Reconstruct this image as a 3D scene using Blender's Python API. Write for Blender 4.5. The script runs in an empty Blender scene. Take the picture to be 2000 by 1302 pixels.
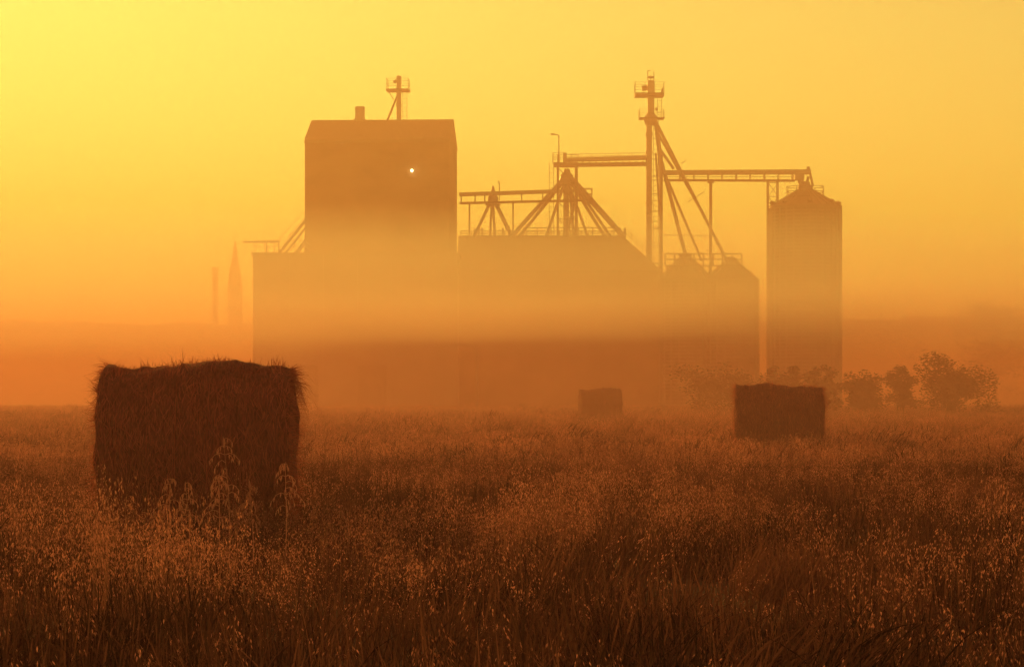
import bpy, math, random
import numpy as np
from mathutils import Vector, Matrix, noise

# ------------------------------------------------------------------ camera, sky, sun, exposure
sc = bpy.context.scene
col = sc.collection
R = math.radians
CAM_H = 1.08
LENS = 85.0
SUN_EL = R(12.0)
SUN_AZ = R(-19.0)              # measured from +Y (view direction), negative = left

cam_d = bpy.data.cameras.new('camera')
cam_d.lens = LENS
cam_d.sensor_width = 36.0
cam_d.shift_y = 0.0595
cam_d.clip_start = 0.05
cam_d.clip_end = 4000.0
cam = bpy.data.objects.new('camera', cam_d)
cam.location = (0, 0, CAM_H)
cam.rotation_euler = (R(90), 0, 0)
col.objects.link(cam)
sc.camera = cam

world = bpy.data.worlds.new('World')
sc.world = world
world.use_nodes = True
wn, wl = world.node_tree.nodes, world.node_tree.links
wn.clear()
sky = wn.new('ShaderNodeTexSky')
sky.sky_type = 'NISHITA'
sky.sun_disc = False
sky.sun_elevation = SUN_EL
sky.sun_rotation = SUN_AZ
sky.altitude = 500
sky.air_density = 1.0
sky.dust_density = 0.4
sky.ozone_density = 0.5
# dusty sunrise: yellow round the sun, deepening to orange-red away from it
# each channel: gain * (x / (x + knee)) ** power, x = red channel of the sky texture / reference
SKY_R = (9.0, 9.0, 0.0, 0.62)
SKY_G = (18.0, 9.0, 0.5, 1.8)
SKY_B = (3.8, 9.0, 0.5, 1.4)
sep = wn.new('ShaderNodeSeparateColor')
com = wn.new('ShaderNodeCombineColor')
wl.new(sky.outputs[0], sep.inputs[0])
def wmath(op, a_, b_):
    n_ = wn.new('ShaderNodeMath'); n_.operation = op
    for k_, v_ in ((0, a_), (1, b_)):
        if isinstance(v_, float): n_.inputs[k_].default_value = v_
        else: wl.new(v_, n_.inputs[k_])
    return n_.outputs[0]
for i_, (gain, ref, knee, pw) in enumerate((SKY_R, SKY_G, SKY_B)):
    x_ = wmath('DIVIDE', sep.outputs[0], ref)
    if knee > 0:
        x_ = wmath('DIVIDE', x_, wmath('ADD', x_, knee))
    wl.new(wmath('MULTIPLY', wmath('POWER', x_, pw), gain), com.inputs[i_])
bg = wn.new('ShaderNodeBackground')
bg.inputs[1].default_value = 0.10
wo = wn.new('ShaderNodeOutputWorld')
wl.new(com.outputs[0], bg.inputs[0])
wl.new(bg.outputs[0], wo.inputs[0])

sun_d = bpy.data.lights.new('sun', 'SUN')
sun_d.energy = 4.2
sun_d.angle = R(0.6)
sun_d.color = (1.0, 0.385, 0.085)
sun = bpy.data.objects.new('sun', sun_d)
sun.rotation_euler = (R(90) - SUN_EL, 0, math.pi - SUN_AZ)
sun.location = (-60, 200, 60)
col.objects.link(sun)

vs = sc.view_settings
vs.view_transform = 'Standard'
vs.look = 'None'
vs.exposure = 0.36
vs.gamma = 1.0
vs.use_curve_mapping = False
cy = sc.cycles
cy.max_bounces = 4
cy.diffuse_bounces = 2
cy.glossy_bounces = 2
cy.transmission_bounces = 4
cy.transparent_max_bounces = 8
cy.volume_bounces = 1
cy.sample_clamp_indirect = 6.0
cy.use_denoising = True
cy.use_adaptive_sampling = True
cy.adaptive_threshold = 0.035

# haze and fog densities (per metre)
HAZE_D = 0.0022
FAR_D = 0.0052
LOW_D = 0.0032
LOW_COL = (0.32, 0.11, 0.2)  # mist tint that reddens and darkens the low band
HAZE_COL = (0.72, 0.54, 0.40)
HAZE_ABS = (1.0, 0.75, 0.1)
HAZE_G = 0.32
BANK_D = 0.0230
BANK_COL = (0.64, 1.0, 0.85)

# ------------------------------------------------------------------ helpers
rng = random.Random(11)
FP = LENS / 36.0 * 2000.0      # focal length in pixels of the 2000 px photograph
HZ = 770.0                     # its horizon row
DE = 196.0                     # distance of the elevator yard
def at(px, py, d):
    return Vector(((px - 1000.0) * d / FP, d, CAM_H + (HZ - py) * d / FP))
def ex(px): return (px - 1000.0) * DE / FP
def ez(py): return CAM_H + (HZ - py) * DE / FP
def ep(px, py, back=0.0): return Vector((ex(px), DE + back, ez(py)))

class MB:
    def __init__(self):
        self.v = []; self.f = []
    def add(self, vs_, fs_):
        b = len(self.v)
        self.v.extend([tuple(p) for p in vs_])
        self.f.extend([tuple(b + i for i in f) for f in fs_])
        return self
    def box(self, lo, hi):
        (a, b, c), (d, e, f) = lo, hi
        return self.add([(a,b,c),(d,b,c),(d,e,c),(a,e,c),(a,b,f),(d,b,f),(d,e,f),(a,e,f)],
                        [(0,3,2,1),(4,5,6,7),(0,1,5,4),(1,2,6,5),(2,3,7,6),(3,0,4,7)])
    def bar(self, p, q, w, h=None):
        p, q = Vector(p), Vector(q); h = h or w
        d = (q - p).normalized()
        up = Vector((0,0,1)) if abs(d.z) < 0.9 else Vector((0,1,0))
        s = d.cross(up).normalized(); u = s.cross(d).normalized()
        s *= w / 2; u *= h / 2
        return self.add([p-s-u, p+s-u, p+s+u, p-s+u, q-s-u, q+s-u, q+s+u, q-s+u],
                        [(0,3,2,1),(4,5,6,7),(0,1,5,4),(1,2,6,5),(2,3,7,6),(3,0,4,7)])
    def tube(self, p, q, r, r2=None, n=8, caps=True):
        p, q = Vector(p), Vector(q); r2 = r if r2 is None else r2
        d = (q - p).normalized()
        up = Vector((0,0,1)) if abs(d.z) < 0.9 else Vector((0,1,0))
        s = d.cross(up).normalized(); u = s.cross(d).normalized()
        vs_ = []
        for c, rr in ((p, r), (q, r2)):
            for i in range(n):
                a = 2*math.pi*i/n
                vs_.append(c + s*math.cos(a)*rr + u*math.sin(a)*rr)
        fs_ = [(i, (i+1) % n, n+(i+1) % n, n+i) for i in range(n)]
        if caps:
            fs_ += [tuple(range(n-1, -1, -1)), tuple(range(n, 2*n))]
        return self.add(vs_, fs_)
    def path(self, pts, r, n=6):
        for a, b in zip(pts[:-1], pts[1:]):
            self.tube(a, b, r, n=n)
        return self
    def lathe(self, prof, n=32, c=(0,0,0), cap=True):
        cx, cy_, cz = c; vs_ = []; fs_ = []
        for (r, z) in prof:
            for i in range(n):
                a = 2*math.pi*i/n
                vs_.append((cx + r*math.cos(a), cy_ + r*math.sin(a), cz + z))
        for k in range(len(prof)-1):
            for i in range(n):
                j = (i+1) % n
                fs_.append((k*n+i, k*n+j, (k+1)*n+j, (k+1)*n+i))
        if cap:
            fs_.append(tuple(range(n-1, -1, -1)))
            m = (len(prof)-1)*n
            fs_.append(tuple(range(m, m+n)))
        return self.add(vs_, fs_)
    def prism(self, pts, y0, y1):
        n = len(pts)
        return self.add([(x, y0, z) for x, z in pts] + [(x, y1, z) for x, z in pts],
                        [tuple(range(n)), tuple(range(2*n-1, n-1, -1))] +
                        [(i, n+i, n+(i+1) % n, (i+1) % n) for i in range(n)])
    def build(self, name, mat, parent=None, smooth=False, kind=None, origin=None):
        me = bpy.data.meshes.new(name)
        v = self.v
        if origin is not None:
            o_ = Vector(origin)
            v = [tuple(Vector(p) - o_) for p in v]
        elif parent is not None:
            o_ = parent.matrix_basis.translation if parent.parent is None else (parent.parent.matrix_basis.translation + parent.matrix_basis.translation)
            v = [tuple(Vector(p) - o_) for p in v]
        me.from_pydata(v, [], self.f)
        me.update()
        if smooth:
            me.polygons.foreach_set('use_smooth', [True]*len(me.polygons))
        me.materials.append(mat)
        ob = bpy.data.objects.new(name, me)
        col.objects.link(ob)
        if origin is not None: ob.location = origin
        if parent is not None: ob.parent = parent
        if kind: ob['kind'] = kind
        return ob

def empty(name, loc, label, cat, group=None):
    o = bpy.data.objects.new(name, None)
    o.empty_display_size = 0.3
    o.location = loc
    col.objects.link(o)
    o['label'] = label; o['category'] = cat
    if group: o['group'] = group
    return o

def railing(mb, pts, h=1.05, step=1.3, r=0.035):
    pts = [Vector(p) for p in pts]
    for a, b in zip(pts[:-1], pts[1:]):
        n = max(1, int(round((b-a).length / step)))
        for k in range(n+1):
            p = a.lerp(b, k/n)
            mb.tube(p, p + Vector((0,0,h)), r, n=5)
        for hh in (h, h*0.52):
            mb.tube(a + Vector((0,0,hh)), b + Vector((0,0,hh)), r, n=5)
    return mb

def ladder(mb, p, q, w=0.45, r=0.03, step=0.33, side=Vector((1,0,0)), cage=False):
    p, q = Vector(p), Vector(q)
    s = side * (w/2)
    mb.tube(p-s, q-s, r, n=5); mb.tube(p+s, q+s, r, n=5)
    n = int((q-p).length / step)
    for k in range(1, n):
        c = p.lerp(q, k/n)
        mb.tube(c-s, c+s, r*0.7, n=4)
        if cage and k % 4 == 0 and k > 5:
            pts = [c + Vector((math.cos(a)*0.42, -0.05 - math.sin(a)*0.62, 0)) for a in np.linspace(0, math.pi, 7)]
            mb.path(pts, r*0.7, n=4)
    return mb

# ------------------------------------------------------------------ materials
def newmat(name):
    m = bpy.data.materials.new(name); m.use_nodes = True
    n = m.node_tree.nodes; n.clear()
    return m, n, m.node_tree.links

def surf(name, c1, c2, rough=0.8, scale=3.0, metal=0.0, bump=0.15, stretch=(1,1,1), detail=6, spec=0.3):
    m, n, l = newmat(name)
    out = n.new('ShaderNodeOutputMaterial'); b = n.new('ShaderNodeBsdfPrincipled')
    tc = n.new('ShaderNodeTexCoord'); mp = n.new('ShaderNodeMapping'); mp.inputs[3].default_value = stretch
    nz = n.new('ShaderNodeTexNoise'); nz.inputs['Scale'].default_value = scale; nz.inputs['Detail'].default_value = detail
    rp = n.new('ShaderNodeValToRGB')
    rp.color_ramp.elements[0].position = 0.3; rp.color_ramp.elements[0].color = (*c1, 1)
    rp.color_ramp.elements[1].position = 0.7; rp.color_ramp.elements[1].color = (*c2, 1)
    bp = n.new('ShaderNodeBump'); bp.inputs['Strength'].default_value = bump; bp.inputs['Distance'].default_value = 0.05
    l.new(tc.outputs['Object'], mp.inputs[0]); l.new(mp.outputs[0], nz.inputs['Vector'])
    l.new(nz.outputs[0], rp.inputs[0]); l.new(rp.outputs[0], b.inputs['Base Color'])
    l.new(nz.outputs[0], bp.inputs['Height']); l.new(bp.outputs[0], b.inputs['Normal'])
    b.inputs['Roughness'].default_value = rough; b.inputs['Metallic'].default_value = metal
    b.inputs['Specular IOR Level'].default_value = spec
    l.new(b.outputs[0], out.inputs[0])
    return m

M_SIDING = surf('weathered_siding', (0.10,0.055,0.035), (0.40,0.27,0.18), 0.85, 0.22, stretch=(1,1,1.6))
M_ROOF = surf('roof_sheet', (0.20,0.16,0.13), (0.28,0.24,0.20), 0.7, 0.8, stretch=(6,1,1))
M_STEEL = surf('galvanised_steel', (0.30,0.29,0.27), (0.42,0.41,0.39), 0.5, 1.5, metal=0.6)
M_FRAME = surf('painted_steel', (0.16,0.14,0.12), (0.24,0.21,0.18), 0.6, 2.0)
M_CONC = surf('pale_concrete', (0.30,0.28,0.25), (0.40,0.37,0.33), 0.9, 0.5)
M_WOOD = surf('pole_wood', (0.10,0.07,0.05), (0.17,0.12,0.08), 0.9, 2.0, stretch=(4,4,0.5))
M_BARK = surf('bark', (0.05,0.035,0.025), (0.10,0.07,0.05), 0.95, 6.0)

def leafmat(name, c1, c2, trans=0.4, noise_scale=0.25, c3=None):
    m, n, l = newmat(name)
    out = n.new('ShaderNodeOutputMaterial')
    oi = n.new('ShaderNodeObjectInfo'); geo = n.new('ShaderNodeNewGeometry')
    nz = n.new('ShaderNodeTexNoise'); nz.inputs['Scale'].default_value = noise_scale; nz.inputs['Detail'].default_value = 4
    l.new(geo.outputs['Position'], nz.inputs['Vector'])
    add = n.new('ShaderNodeMath'); add.operation = 'MULTIPLY_ADD'
    l.new(oi.outputs['Random'], add.inputs[0]); add.inputs[1].default_value = 0.35
    l.new(nz.outputs[0], add.inputs[2])
    rp = n.new('ShaderNodeValToRGB')
    rp.color_ramp.elements[0].position = 0.5; rp.color_ramp.elements[0].color = (*c1, 1)
    rp.color_ramp.elements[1].position = 0.85; rp.color_ramp.elements[1].color = (*c2, 1)
    l.new(add.outputs[0], rp.inputs[0])
    d = n.new('ShaderNodeBsdfDiffuse'); t = n.new('ShaderNodeBsdfTranslucent')
    mx = n.new('ShaderNodeMixShader'); mx.inputs[0].default_value = trans
    l.new(rp.outputs[0], d.inputs[0]); l.new(rp.outputs[0], t.inputs[0])
    l.new(d.outputs[0], mx.inputs[1]); l.new(t.outputs[0], mx.inputs[2])
    l.new(mx.outputs[0], out.inputs[0])
    return m

M_GRASS = leafmat('oat_grass', (0.014,0.010,0.008), (0.17,0.080,0.058), 0.48)
M_HEAD = leafmat('oat_heads', (0.25,0.112,0.08), (0.66,0.32,0.23), 0.55, 1.1)
M_OAT = leafmat('oat_panicle', (0.50,0.24,0.16), (0.78,0.42,0.28), 0.30, 1.5)
M_STALK = leafmat('oat_stalk', (0.09,0.05,0.03), (0.30,0.15,0.10), 0.45, 0.9)
M_STRAW = leafmat('hay_straw', (0.10,0.028,0.022), (0.46,0.145,0.10), 0.45, 5.0)
M_LEAF = leafmat('leaves', (0.022,0.022,0.009), (0.05,0.048,0.02), 0.12)
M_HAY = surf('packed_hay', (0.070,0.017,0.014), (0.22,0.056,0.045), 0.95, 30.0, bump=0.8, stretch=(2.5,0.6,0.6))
M_SOIL = surf('field_soil', (0.022,0.012,0.007), (0.060,0.031,0.015), 0.95, 0.8, bump=0.4)

def lampmat(name='lamp_glow', power=14.0):
    m, n, l = newmat(name)
    out = n.new('ShaderNodeOutputMaterial'); e = n.new('ShaderNodeEmission')
    e.inputs[0].default_value = (1.0, 0.86, 0.50, 1); e.inputs[1].default_value = power
    l.new(e.outputs[0], out.inputs[0])
    return m
M_LAMP = lampmat()
M_LAMP_DIM = lampmat('lamp_glow_dim', 5.0)

def volmat(name, density, color, g, absorb=None):
    m, n, l = newmat(name)
    out = n.new('ShaderNodeOutputMaterial'); v = n.new('ShaderNodeVolumePrincipled')
    v.inputs['Color'].default_value = (*color, 1)
    v.inputs['Density'].default_value = density
    v.inputs['Density Attribute'].default_value = ''
    v.inputs['Temperature Attribute'].default_value = ''
    v.inputs['Anisotropy'].default_value = g
    v.inputs['Absorption Color'].default_value = (*(absorb or HAZE_ABS), 1)
    l.new(v.outputs[0], out.inputs['Volume'])
    m.cycles.homogeneous_volume = True
    return m

# ------------------------------------------------------------------ ground
def make_field():
    n = 120
    ys = np.concatenate([np.linspace(-30, 60, 91), np.linspace(64, 220, 40), np.linspace(250, 900, 14)])
    xs = np.concatenate([-np.linspace(900, 120, 12), np.linspace(-110, -22, 20), np.linspace(-20, 20, 81), np.linspace(22, 110, 20), np.linspace(120, 900, 12)])
    vs_, fs_ = [], []
    for y in ys:
        for x in xs:
            z = 0.05*noise.noise(Vector((x*0.25, y*0.25, 0))) + 0.04*noise.noise(Vector((x*0.06, y*0.06, 7)))
            vs_.append((x, y, z))
    w = len(xs)
    for j in range(len(ys)-1):
        for i in range(w-1):
            fs_.append((j*w+i, j*w+i+1, (j+1)*w+i+1, (j+1)*w+i))
    mb = MB(); mb.add(vs_, fs_)
    o = mb.build('field', M_SOIL, smooth=True, kind='structure')
    o['label'] = 'rough stubble field of oat grass reaching into the mist'
make_field()

def make_rise():  # added rise, stands in for the darker fog band behind the yard
    xs = np.concatenate([np.linspace(-420, -125, 20), np.linspace(-120, 120, 241), np.linspace(125, 420, 20)]); ys = np.concatenate([np.linspace(272, 440, 30), np.linspace(448, 530, 12)])
    vs_, fs_ = [], []
    for y in ys:
        up = min(1.0, max(0.0, (y-274)/160.0)); dn = min(1.0, max(0.0, (528-y)/84.0))
        f = (up*up*(3-2*up))*(dn*dn*(3-2*dn))
        for x in xs:
            top = 14.6 + 0.6*math.tanh(x/60.0) + 1.5*noise.noise(Vector((x*0.015, y*0.008, 3))) + 0.9*noise.noise(Vector((x*0.10, y*0.03, 6))) + 0.9*noise.noise(Vector((x*0.35, y*0.05, 16)))
            vs_.append((x, y, -0.15 + f*top))
    w = len(xs)
    for j in range(len(ys)-1):
        for i in range(w-1):
            fs_.append((j*w+i, j*w+i+1, (j+1)*w+i+1, (j+1)*w+i))
    mb = MB(); mb.add(vs_, fs_)
    o = mb.build('fog_band_rise', M_SOIL, smooth=True, kind='structure')
    o['label'] = 'added dark rise standing in for the darker band of fog behind the yard'
make_rise()

# ------------------------------------------------------------------ main grain elevator
def lathe_bin(t, cx, cy_, base, rad, eave, apex, n=48, neck=0.5, stiff=24, corr=0.30):
    """corrugated round wall, ribbed cone roof, vertical stiffeners as parts of t"""
    prof = []
    z = base; k = 0
    while z < eave:
        prof.append((rad + (0.025 if k % 2 else -0.025), z)); z += corr/2; k += 1
    prof.append((rad, eave))
    MB().lathe(prof, n, (cx, cy_, 0), cap=False).build('wall', M_STEEL, t)
    MB().lathe([(rad+0.12, eave-0.10), (rad+0.12, eave+0.02), (neck, apex), (neck*0.9, apex+0.05)], n, (cx, cy_, 0), cap=True).build('roof', M_STEEL, t)
    for i in range(stiff):
        a = 2*math.pi*i/stiff
        p = Vector((cx + (rad+0.06)*math.cos(a), cy_ + (rad+0.06)*math.sin(a), base))
        MB().bar(p, (p.x, p.y, eave-0.12), 0.13, 0.13).build('stiffener', M_STEEL, t)
    for i in range(stiff):
        a = 2*math.pi*(i+0.5)/stiff
        c, s = math.cos(a), math.sin(a)
        MB().bar((cx+(rad+0.10)*c, cy_+(rad+0.10)*s, eave+0.06), (cx+neck*c, cy_+neck*s, apex+0.06), 0.07, 0.10).build('roof_rib', M_STEEL, t)

def make_elevator():
    x0, x1 = ex(596), ex(878)
    zE, zR = ez(275), ez(237)*1.0 + 0.42
    W = x1 - x0; dep = 8.4
    base = Vector((x0, DE, 0))
    t = empty('grain_elevator', base, 'tall gabled timber grain elevator with small head tower on its ridge', 'grain elevator')
    rz = R(-3.0)
    def T(x, y, z):
        c, s = math.cos(rz), math.sin(rz)
        return Vector((x0 + c*x - s*y, DE + s*x + c*y, z))
    def tm(mb):
        mb.v = [tuple(T(*p)) for p in mb.v]; return mb
    # gable runs left-right (ridge parallel to the picture)
    m = MB()
    m.add([(0,0,0),(W,0,0),(W,dep,0),(0,dep,0),(0,0,zE),(W,0,zE),(W,dep,zE),(0,dep,zE),(0,dep/2,zR-0.08),(W,dep/2,zR-0.08)],
          [(0,3,2,1),(0,1,5,4),(2,3,7,6),(1,2,6,9,5),(3,0,4,8,7),(4,5,9,8),(6,7,8,9)])
    tm(m).build('wall', M_SIDING, t)
    ov = 0.05
    sl = (zR - zE)/(dep/2)
    def slab(ya, za, yb, zb):
        th = 0.14
        return MB().add([(-ov,ya,za),(W+ov,ya,za),(W+ov,yb,zb),(-ov,yb,zb),(-ov,ya,za+th),(W+ov,ya,za+th),(W+ov,yb,zb+th),(-ov,yb,zb+th)],
                 [(0,3,2,1),(4,5,6,7),(0,1,5,4),(1,2,6,5),(2,3,7,6),(3,0,4,7)])
    r1 = slab(-ov, zE - ov*sl, dep/2 - 0.004, zR)
    r2 = slab(dep/2 + 0.004, zR, dep+ov, zE - ov*sl)
    r1.add(r2.v, r2.f)
    tm(r1).build('roof', M_ROOF, t)
    tm(MB().box((-0.06, -0.24, zE-0.20), (W+0.06, -0.06, zE-0.06))).build('gutter', M_FRAME, t)
    for xc in (-0.02, W-0.16):
        tm(MB().box((xc, -0.05, 0), (xc+0.18, -0.004, zE-0.25))).build('corner_board', M_SIDING, t)
    # siding courses in relief
    m = MB()
    zc = 1.0
    while zc < zE - 1.0:
        m.add([(0.17,-0.003,zc),(W-0.17,-0.003,zc),(W-0.17,-0.035,zc),(0.17,-0.035,zc),(0.17,-0.003,zc+0.40),(W-0.17,-0.003,zc+0.40)],
              [(3,2,5,4),(0,1,2,3)])
        zc += 0.42
    tm(m).build('siding', M_SIDING, t, kind='stuff')
    # square cupola vent on the ridge
    xv = (ex(702) - x0) - 0.42
    v = tm(MB().box((xv-0.36, dep/2-0.36, zR-0.4), (xv+0.36, dep/2+0.36, zR+1.15))).build('roof_vent', M_STEEL, t)
    tm(MB().box((xv-0.43, dep/2-0.43, zR+0.10), (xv+0.43, dep/2+0.43, zR+0.22))).build('flashing', M_STEEL, v)
    tm(MB().box((xv-0.39, dep/2-0.39, zR+1.15), (xv+0.39, dep/2+0.39, zR+1.21))).build('vent_cap', M_STEEL, v)
    # leg head above the ridge
    xl = ex(779) - x0 - 0.38; y = dep/2
    zt = ez(149) + 0.5
    zp = ez(176) + 0.5
    leg = tm(MB().box((xl-0.17, y-0.3, zR-0.4), (xl+0.17, y+0.3, zt))).build('leg_casing', M_STEEL, t)
    tm(MB().tube((xl-0.19, y, zp+0.75), (xl-0.45, y, zp+0.62), 0.13)).build('drive_motor', M_FRAME, leg)
    tm(MB().box((xl-0.20, y-0.33, zp-1.35), (xl+0.20, y+0.33, zp-1.15))).build('casing_flange', M_STEEL, leg)
    pf = tm(MB().box((xl-1.0, y-0.8, zp-0.14), (xl+0.86, y+0.8, zp))).build('platform', M_FRAME, t)
    c = [(xl-0.97, y-0.77, zp), (xl+0.83, y-0.77, zp), (xl+0.83, y+0.77, zp), (xl-0.97, y+0.77, zp), (xl-0.97, y-0.77, zp)]
    tm(railing(MB(), c, 0.85, 0.9, 0.018)).build('railing', M_FRAME, pf)
    tm(MB().tube((xl-0.06, y-0.5, zp-0.5), (xl-1.08, y-0.5, zR-0.4), 0.09)).build('brace', M_FRAME, t)
    tm(MB().tube((xl-0.82, y-0.5, zp-0.15), (xl-0.40, y-0.5, zp-0.85), 0.03)).build('platform_strut', M_FRAME, t)
    tm(ladder(MB(), (xl+0.50, y-0.1, zR-0.3), (xl+0.50, y-0.1, zp-0.02), 0.34, 0.022, 0.33)).build('ladder', M_FRAME, t)
    # lit wall lamps
    for (px, py, r) in ((806, 335, 0.11), (669, 282, 0.02)):
        xx, zz = ex(px) - x0, ez(py)
        br = tm(MB().tube((xx, -0.02, zz+0.18), (xx, -0.28, zz+0.16), 0.03)).build('wall_lamp', M_FRAME, t)
        tm(MB().lathe([(0.02, r), (r*0.7, r*0.7), (r, 0), (r*0.7, -r*0.7), (0.02, -r)], 12, (xx, -0.30, zz))).build('globe', M_LAMP if r > 0.05 else M_LAMP_DIM, br, smooth=True)
    # spouts leaving the left wall towards the low shed
    for (xa, ya, xb, yb, r, bk) in ((597, 424, 541, 494, 0.13, 1.2), (598, 434, 552, 494, 0.10, 1.8), (597, 463, 577, 494, 0.17, 1.0)):
        MB().tube(ep(xa+6, ya-6, bk), ep(xb, yb, bk), r).build('spout', M_STEEL, t)
    MB().tube(ep(600, 402, 1.5), ep(536, 469, 1.5), 0.025, n=5).build('guy_wire', M_FRAME, t)
    MB().tube(ep(600, 408, 2.5), ep(552, 466, 2.5), 0.02, n=5).build('guy_wire', M_FRAME, t)
make_elevator()

# low flat shed in front of the elevator
def make_shed():
    x0, x1, zt = ex(494), ex(893), ez(493)
    b = Vector((x0, DE-7.5, 0))
    s = (DE-7.5)/DE
    t = empty('storage_shed', b, 'long low flat-topped storage shed at the foot of the tall elevator', 'shed')
    X0, X1, Z = x0*s, x1*s, CAM_H + (zt-CAM_H)*s
    y0, y1 = DE-7.5, DE-0.9
    MB().box((X0, y0, 0), (X1, y1, Z-0.2)).build('wall', M_CONC, t)
    MB().box((X0-0.15, y0-0.15, Z-0.2), (X1+0.15, y1, Z)).build('roof', M_ROOF, t)
    for i in range(1, 6):
        x = X0 + (X1-X0)*i/6
        MB().box((x-0.2, y0-0.18, 0), (x+0.2, y0-0.004, Z-0.204)).build('buttress', M_CONC, t)
    for i in (1, 3):
        x = X0 + (X1-X0)*(i+0.5)/6
        d = MB().box((x-1.3, y0-0.06, 0), (x+1.3, y0-0.004, 3.4)).build('door', M_FRAME, t)
        MB().box((x-0.03, y0-0.085, 0.05), (x+0.03, y0-0.063, 3.35)).build('door_gap', M_ROOF, d)
    z = Z
    railing_pts = [(X0+0.1, y0+0.2, z), (X0+4.0, y0+0.2, z)]
    railing(MB(), railing_pts + [(X0+4.0, y1-1, z)], 0.95, 0.75, 0.022).build('railing', M_FRAME, t)
    # loading boom standing over the railing
    m = MB().bar(((ex(470))*s, y0+1.5, CAM_H+(ez(470)-CAM_H)*s), (ex(543)*s, y0+1.5, CAM_H+(ez(470)-CAM_H)*s), 0.12, 0.12)
    bm = m.build('loading_boom', M_FRAME, t)
    for px in (517, 541):
        MB().tube((ex(px)*s, y0+1.5, z), (ex(px)*s, y0+1.5, CAM_H+(ez(470)-CAM_H)*s-0.06), 0.05).build('boom_post', M_FRAME, bm)
make_shed()

# hip-ended grain annex right of the elevator
def make_annex():
    zr = ez(462)
    x0, x1, x2 = ex(880), ex(1216), ex(1292)
    zE = ez(525)
    y0, y1, yr = DE+0.5, DE+10.5, DE+5.5
    zr = CAM_H + (zr-CAM_H)*(yr/DE); 
    k = yr/DE
    t = empty('grain_annex', (x0, y0, 0), 'broad hip-roofed grain annex with railed ridge walk under the spouts', 'grain storage')
    x0 += 0.55
    MB().box((x0, y0, 0), (x2-0.2, y1, zE)).build('wall', M_SIDING, t)
    MB().add([(x0-0.02,y0-0.25,zE-0.12),(x2,y0-0.25,zE-0.12),(x2,y1+0.25,zE-0.12),(x0-0.02,y1+0.25,zE-0.12),(x0-0.02,yr-0.6,zr),(x1*k,yr-0.6,zr),(x1*k,yr+0.6,zr),(x0-0.02,yr+0.6,zr)],
             [(0,3,2,1),(4,5,6,7),(0,1,5,4),(1,2,6,5),(2,3,7,6),(3,0,4,7)]).build('roof', M_ROOF, t)
    wk = MB().box((x0+0.3, yr-0.55, zr+0.004), (x1*k-0.15, yr+0.55, zr+0.08)).build('ridge_walk', M_FRAME, t)
    railing(MB(), [(ex(1022)*k, yr-0.5, zr+0.08), (x1*k-0.2, yr-0.5, zr+0.08)], 0.62, 1.1, 0.042).build('railing', M_FRAME, wk)
    railing(MB(), [(ex(900)*k, yr+0.5, zr+0.08), (ex(1200)*k, yr+0.5, zr+0.08)], 0.42, 0.9, 0.040).build('railing', M_FRAME, wk)
    railing(MB(), [(ex(1222)*k, yr-0.2, zr-0.12), (ex(1266)*k, yr-0.2, ez(497))], 0.75, 0.6, 0.025).build('stair_rail', M_FRAME, t)
    for px in (927, 936, 942, 982, 1220):
        MB().tube((ex(px)*k, yr, zr-0.1), (ex(px)*k, yr, zr+0.72), 0.075).build('vent_pipe', M_STEEL, t)
make_annex()

# ------------------------------------------------------------------ conveyors, distributors, leg tower
def make_conveyor_mid():
    b = 5.0
    t = empty('conveyor_bridge', ep(690, 796, b), 'sloping truss conveyor running from the timber elevator to the spout cluster', 'conveyor')
    k = (DE+b)/DE
    def q(px, py, bb=0.0):
        p = ep(px, py, b); p.x *= k; p.z = CAM_H + (p.z-CAM_H)*k; p.y += bb; return p
    MB().bar(q(897, 380), q(1128, 372.5), 0.7, 0.28).build('upper_chord', M_STEEL, t)
    for s in (-0.45, 0.45):
        MB().bar(q(897, 397, s), q(1156, 391, s), 0.10, 0.13).build('lower_chord', M_FRAME, t)
    for px in (901, 928, 947, 1019, 1060, 1108):
        y0 = 380 - (px-897)*0.0325; y1 = 397 - (px-897)*0.023
        MB().bar(q(px, y0+3, -0.45), q(px, y1-1, -0.45), 0.10).build('post', M_FRAME, t)
    railing(MB(), [q(1126, 391.5, 0.5), q(1156, 391, 0.5), q(1156, 391, -0.5), q(1126, 391.5, -0.5)], 0.95, 2.0, 0.035).build('railing', M_FRAME, t)
    m = MB(); m.tube(q(975.5, 392, -0.3), q(975.5, 360, -0.3), 0.035, n=6); m.tube(q(975.5, 360, -0.3), q(973, 354, -0.3), 0.05, n=6)
    m.build('beacon_mast', M_FRAME, t)
    lb = MB().bar(q(897, 393, -0.5), q(899, 393, -0.7), 0.05).build('lamp_bracket', M_FRAME, t)
    g_ = q(899, 393.5, -0.75)
    MB().lathe([(0.005, 0.03), (0.03, 0), (0.005, -0.03)], 8, tuple(g_)).build('globe', M_LAMP_DIM, lb)
    for px in (917, 1002):
        MB().bar(q(px, 397), q(px, 462), 0.13).build('support_leg', M_FRAME, t)
    MB().box(tuple(q(1122, 391)+Vector((0,-0.55,-0.08))), tuple(q(1157, 389.5)+Vector((0,0.55,0)))).build('platform', M_FRAME, t)
make_conveyor_mid()

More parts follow.
